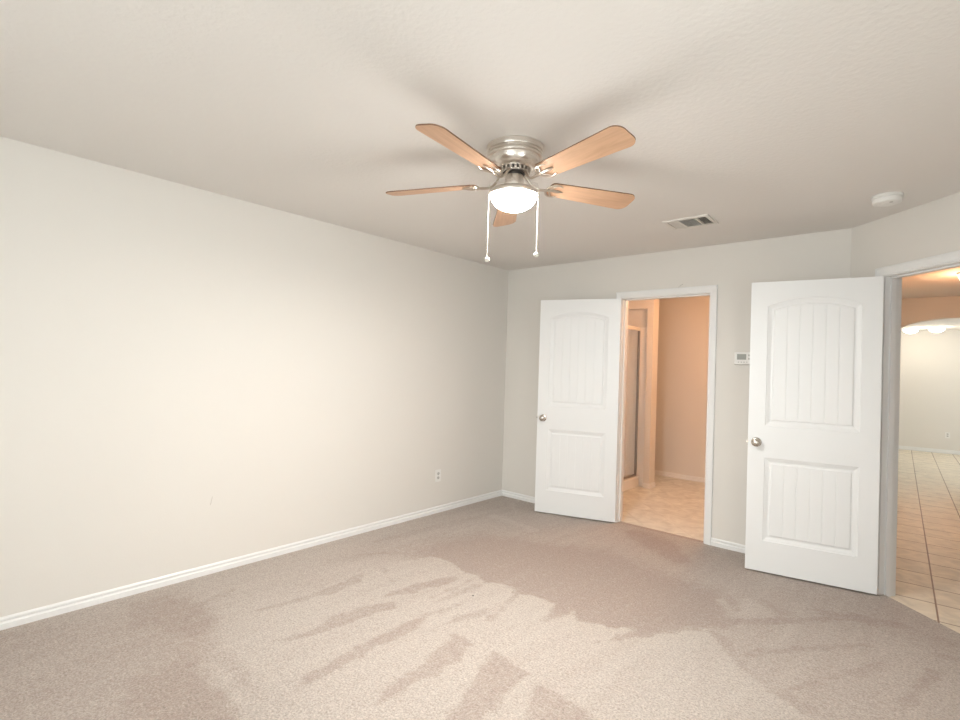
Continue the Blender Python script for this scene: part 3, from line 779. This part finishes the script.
def outlet(name, loc, rotz, label):
    e = empty(name, loc, rotz); tag(e, label, 'outlet')
    b_ = bmesh.new(); box(b_, -0.036, 0.036, -0.0055, 0, -0.058, 0.058); obj('cover_plate', b_, M_PLAST, e, bevel=0.003)
    for dz in (-0.0195, 0.0195):
        b_ = bmesh.new()
        Mx = Matrix.Translation((0, -0.0055, dz)) @ Matrix.Rotation(pi / 2, 4, 'X') @ Matrix.Diagonal((1, 0.86, 1, 1))
        lathe(b_, [(0, 0), (0.0172, 0), (0.0165, 0.002), (0, 0.002)], 24, M=Mx)
        f_ = obj('socket', b_, M_PLASTG, e, smooth=True)
        b_ = bmesh.new()
        box(b_, -0.0075, -0.005, -0.0080, -0.0072, dz - 0.001, dz + 0.007); box(b_, 0.005, 0.0075, -0.0080, -0.0072, dz - 0.001, dz + 0.006)
        box(b_, -0.002, 0.002, -0.0080, -0.0072, dz - 0.010, dz - 0.006)
        obj('slots', b_, M_SLOT, f_)
    b_ = bmesh.new(); lathe(b_, [(0, 0), (0.003, 0), (0.0025, 0.001), (0, 0.0012)], 12, M=Matrix.Translation((0, -0.0055, 0)) @ Matrix.Rotation(pi / 2, 4, 'X')); obj('screw', b_, M_PLASTG, e)
    return e


# local -Y is the outward side of the plate
outlet('wall_outlet', (0.0, -0.982, 0.347), pi / 2, 'white double outlet low on the long left wall')
outlet('wall_outlet', (3.787, 9.1075, 0.35), math.atan2(0.24, 5.9), 'white outlet on the far tan wall seen through the hall doorway')

th = empty('thermostat', (2.383, 0.0, 1.516)); tag(th, 'white wall thermostat with grey display, half behind the nearest open door', 'thermostat')
bm = bmesh.new(); box(bm, -0.074, 0.074, -0.026, 0, -0.052, 0.047); obj('case', bm, M_PLAST, th, bevel=0.006)
bm = bmesh.new(); box(bm, -0.053, 0.014, -0.0275, -0.0255, -0.013, 0.031); obj('display', bm, M_LCD, th, bevel=0.001)
for k in range(2):
    bm = bmesh.new(); box(bm, 0.026, 0.044, -0.029, -0.0255, 0.013 - k * 0.026, 0.028 - k * 0.026); obj('button', bm, M_PLASTG, th, bevel=0.002)
for k in range(4):
    bm = bmesh.new(); box(bm, -0.046 + k * 0.020, -0.035 + k * 0.020, -0.029, -0.0255, -0.037, -0.028); obj('button', bm, M_PLASTG, th, bevel=0.002)

sdt = empty('smoke_detector', (3.277, -0.680, H)); tag(sdt, 'round white smoke detector on the ceiling near the angled wall', 'smoke detector')
bm = bmesh.new(); lathe(bm, [(0, 0), (0.072, 0), (0.074, -0.004), (0.074, -0.014), (0.070, -0.016), (0, -0.016)], 48); obj('mounting_base', bm, M_PLAST, sdt, smooth=True)
bm = bmesh.new(); lathe(bm, [(0, -0.015), (0.066, -0.015), (0.066, -0.019), (0.070, -0.021), (0.070, -0.036), (0.066, -0.043), (0.052, -0.047), (0.050, -0.045), (0.030, -0.046), (0.028, -0.048), (0, -0.049)], 48); obj('cover', bm, M_PLAST, sdt, smooth=True)
bm = bmesh.new(); lathe(bm, [(0, 0), (0.009, 0), (0.008, -0.003), (0, -0.003)], 20); b2 = obj('test_button', bm, M_PLASTG, sdt, smooth=True); b2.location = (0.02, -0.03, -0.046)

vt = empty('ceiling_vent', (2.200, -0.775, H)); tag(vt, 'white rectangular three section air vent on the ceiling', 'air vent')
bm = bmesh.new(); vx, vy = 0.152, 0.118
for (a, b, c, d) in ((-vx, vx, -vy, -vy + 0.022), (-vx, vx, vy - 0.022, vy), (-vx, -vx + 0.022, -vy + 0.022, vy - 0.022), (vx - 0.022, vx, -vy + 0.022, vy - 0.022)):
    box(bm, a, b, c, d, -0.009, 0)
for x in (-0.055, 0.060): box(bm, x - 0.006, x + 0.006, -vy + 0.022, vy - 0.022, -0.008, 0)
obj('frame', bm, M_VENT, vt)
bm = bmesh.new(); box(bm, -vx + 0.02, vx - 0.02, -vy + 0.02, vy - 0.02, -0.0015, -0.0005); obj('backing', bm, M_DUCT, vt)


def slat(name, cx, cy, L, along, tilt):
    b_ = bmesh.new(); R = Matrix.Translation((cx, cy, -0.006)) @ Matrix.Rotation(0 if along == 'x' else pi / 2, 4, 'Z') @ Matrix.Rotation(radians(tilt), 4, 'X')
    box(b_, -L / 2, L / 2, -0.0068, 0.0068, -0.0005, 0.0005, M=R); obj(name, b_, M_VENT, vt)


for k in range(5): slat('slat', -0.118 + k * 0.0125, 0, 2 * vy - 0.046, 'y', -28)
for k in range(11): slat('slat', 0.0025, -0.083 + k * 0.0166, 0.103, 'x', 26)
for k in range(5): slat('slat', 0.074 + k * 0.0125, 0, 2 * vy - 0.046, 'y', 50)

# ------------------------------------------------------------------ ceiling fan
FX, FY = 1.950, -2.476
fan = empty('ceiling_fan', (FX, FY, H)); tag(fan, 'brushed nickel ceiling fan with five maple blades and lit bowl light', 'ceiling fan')


def fz(prof): return [(r, z - H) for r, z in prof]


bm = bmesh.new(); lathe(bm, fz([(0, 2.44), (0.134, 2.44), (0.1375, 2.437), (0.1375, 2.418), (0.136, 2.413), (0.129, 2.411), (0.129, 2.407), (0.134, 2.405), (0.134, 2.399), (0.127, 2.397), (0.127, 2.393),
                                 (0.131, 2.391), (0.130, 2.385), (0.122, 2.381), (0.120, 2.368), (0.114, 2.352), (0.103, 2.341), (0.088, 2.335), (0.080, 2.334), (0, 2.334)]), 64)
obj('motor_housing', bm, M_NICK, fan, smooth=True)
bm = bmesh.new()
for k in range(22):
    a = 2 * pi * k / 22; Mx = Matrix.Rotation(a, 4, 'Z'); box(bm, 0.058, 0.079, -0.0055, 0.0055, 2.318 - H, 2.336 - H, M=Mx)
lathe(bm, fz([(0.079, 2.335), (0.0795, 2.332), (0.070, 2.332), (0.070, 2.335)]), 44); lathe(bm, fz([(0.050, 2.321), (0.068, 2.321), (0.068, 2.315), (0.050, 2.315)]), 44)
obj('vent_ring', bm, M_NICK, fan)
bm = bmesh.new(); lathe(bm, fz([(0, 2.336), (0.060, 2.336), (0.060, 2.318), (0.052, 2.312), (0.046, 2.304), (0, 2.304)]), 40); obj('hub', bm, M_HUB, fan, smooth=True)
bm = bmesh.new(); lathe(bm, fz([(0, 2.305), (0.041, 2.305), (0.044, 2.300), (0.044, 2.236), (0.041, 2.230), (0, 2.230)]), 40)
for a in (-0.9, -2.6, 0.6): lathe(bm, [(0, 0), (0.005, 0), (0.004, 0.003), (0, 0.0035)], 12, M=Matrix.Rotation(a, 4, 'Z') @ Matrix.Translation((0.0435, 0, 2.272 - H)) @ Matrix.Rotation(pi / 2, 4, 'Y'))
obj('switch_housing', bm, M_NICK, fan, smooth=True)
bm = bmesh.new(); lathe(bm, fz([(0.030, 2.240), (0.050, 2.240), (0.085, 2.236), (0.112, 2.228), (0.121, 2.220), (0.1235, 2.213), (0.1235, 2.205), (0.121, 2.2015), (0.110, 2.2015), (0.110, 2.212), (0.030, 2.228)]), 64, cap0=False, cap1=False)
lf = obj('light_fitter', bm, M_NICK, fan, smooth=True)
bm = bmesh.new(); pr = [(0.1085 * cos(a), 2.205 - 0.073 * sin(a)) for a in [pi / 2 * k / 14 for k in range(15)]]; pr[-1] = (0, 2.132)
lathe(bm, fz(pr), 64, cap0=False); obj('glass_bowl', bm, M_BOWL, fan, smooth=True)

_fl = area('fan_lamp', (FX, FY, 2.1315), (FX, FY, 0), 0.07, 0.07, 18, (1.0, 0.972, 0.93)); _fl.data.shape = 'DISK'
PITCHB = radians(13); ZB = 2.268
WOBBLE = V(0, 0, 1).rotation_difference(V(-0.0245, 0.0199, 1)).to_matrix()   # the blade circle hangs a touch out of level


def blade_bm():
    bm = bmesh.new(); x0, x1 = 0.185, 0.662
    out = []

    def corner(cx, cy, r, a0, a1):
        for k in range(9):
            a = a0 + (a1 - a0) * k / 8; out.append((cx + r * cos(a), cy + r * sin(a)))
    w0, w1, r1, r0_ = 0.052, 0.070, 0.045, 0.022
    corner(x1 - r1, -w1 + r1, r1, -pi / 2, 0); corner(x1 - r1, w1 - r1, r1, 0, pi / 2)
    corner(x0 + r0_, w0 - r0_, r0_, pi / 2, pi); corner(x0 + r0_, -w0 + r0_, r0_, pi, 1.5 * pi)
    a = [bm.verts.new((x, y, -0.003)) for x, y in out]; b = [bm.verts.new((x, y, 0.003)) for x, y in out]
    bm.faces.new(a[::-1]); bm.faces.new(b); n = len(out)
    for k in range(n): bm.faces.new((a[k], a[(k + 1) % n], b[(k + 1) % n], b[k])).material_index = 1
    return bm


def iron_bm():
    """arm and three-fingered bracket, in the blade's own frame (origin on the fan axis at blade height, blade flat)"""
    bm = bmesh.new(); zz = -0.0085
    tube(bm, spline([(0.045, 0, 0.050), (0.060, 0, 0.047), (0.076, 0, 0.028), (0.094, 0, 0.004), (0.120, 0, -0.012), (0.152, 0, -0.013), (0.19, 0, zz)], 5), 0.0075, 10, 0.75)
    tube(bm, spline([(0.180, 0, zz), (0.215, 0, zz), (0.262, 0, zz)], 5), [0.008] * 5 + [0.009, 0.010, 0.010, 0.008, 0.005, 0.002], 10, 0.5)
    for s in (-1, 1):
        tube(bm, spline([(0.168, 0, -0.011), (0.178, s * 0.024, zz), (0.196, s * 0.042, zz), (0.222, s * 0.046, zz), (0.250, s * 0.036, zz)], 5),
             [0.006] * 8 + [0.007] * 6 + [0.0065, 0.006, 0.005, 0.004, 0.003, 0.002, 0.0015], 10, 0.55)
        tube(bm, spline([(0.188, s * 0.004, zz), (0.200, s * 0.022, zz), (0.214, s * 0.044, zz)], 5), 0.0045, 8, 0.6)
    for x, y in ((0.208, 0.044), (0.208, -0.044), (0.24, 0)):
        lathe(bm, [(0, -0.012), (0.004, -0.0125), (0.005, -0.0105), (0.005, zz)], 12, x, y)
    return bm


def add_blade(idx, ref):
    ang = radians(-11.6 + 72 * idx)
    if ref is None:
        b_ = obj('blade', blade_bm(), [M_WOOD, M_WOODE], fan)
        i_ = obj('blade_iron', iron_bm(), M_IRON, b_, smooth=True); i_['label'] = 'curved nickel blade arm'
    else:
        b_ = ref.copy(); COL.objects.link(b_); b_.parent = fan
        i_ = ref.children[0].copy(); COL.objects.link(i_); i_.parent = b_
    b_.location = (0, 0, ZB - H)
    b_.rotation_euler = (WOBBLE @ Matrix.Rotation(ang, 3, 'Z') @ Matrix.Rotation(-PITCHB, 3, 'X')).to_euler()
    return b_


first = add_blade(0, None)
for k in range(1, 5): add_blade(k, first)


def pull_chain(dx, dz0, dz1, fwd, dr):
    r_ = Vector((cos(YAW), -sin(YAW))); f_ = Vector((sin(YAW), cos(YAW)))
    q = r_ * dx + f_ * fwd; st = (r_ * dx + f_ * fwd).normalized() * 0.046
    bm = bmesh.new()
    pts = [V(st.x, st.y, 2.262 - H), V(q.x * 0.75, q.y * 0.75, 2.260 - H), V(q.x * 0.97, q.y * 0.97, 2.248 - H), V(q.x, q.y, 2.225 - H), V(q.x, q.y, dz1 - H)]
    tube(bm, pts, 0.0013, 6)
    z = 2.225 - H
    while z > dz1 - H:
        lathe(bm, [(0, 0.0019), (0.0019, 0), (0, -0.0019)], 6, q.x, q.y, M=Matrix.Translation((0, 0, z))); z -= 0.006
    c = obj('pull_chain', bm, M_CHAIN, fan)
    bm = bmesh.new(); pr = [(dr * sin(a), dr * cos(a)) for a in [pi * k / 12 for k in range(13)]]; pr[0] = (0, dr); pr[-1] = (0, -dr)
    lathe(bm, pr, 20, q.x, q.y, M=Matrix.Translation((0, 0, dz1 - H - dr))); obj('pull_knob', bm, M_CHAIN, c, smooth=True)


pull_chain(-0.119, 2.27, 1.897, -0.052, 0.0125)
pull_chain(0.111, 2.27, 1.925, -0.062, 0.0125)

# ------------------------------------------------------------------ small marks
wb = bpy.data.objects['wall_back']; wleft = bpy.data.objects['wall_left']
bm = bmesh.new(); tube(bm, [(1.848, -0.0008, 2.117), (1.858, -0.0008, 2.124), (1.866, -0.0008, 2.131), (1.876, -0.0008, 2.134), (1.882, -0.0008, 2.140)], [0.001, 0.002, 0.002, 0.0025, 0.004], 6, 0.5)
s1 = obj('scuff_mark', bm, M_SCUFF, wb); s1['label'] = 'small grey scuff above the bathroom door casing'
bm = bmesh.new(); tube(bm, [(0.0006, -3.028, 0.440), (0.0006, -3.022, 0.470), (0.0006, -3.018, 0.492)], 0.0012, 6)
s2 = obj('scuff_mark', bm, mat('faint_scuff', (0.52, 0.48, 0.43), 0.8, bump=(80, 0.02, 1)), wleft); s2['label'] = 'thin faint scratch low on the left wall'
bm = bmesh.new(); lathe(bm, [(0, 0.005), (0.004, 0.004), (0.005, 0.001), (0, 0.0)], 8); lt = obj('lint_speck', bm, M_SLOT, loc=(1.418, -2.064, 0.0)); tag(lt, 'tiny dark lint speck on the open carpet', 'lint')
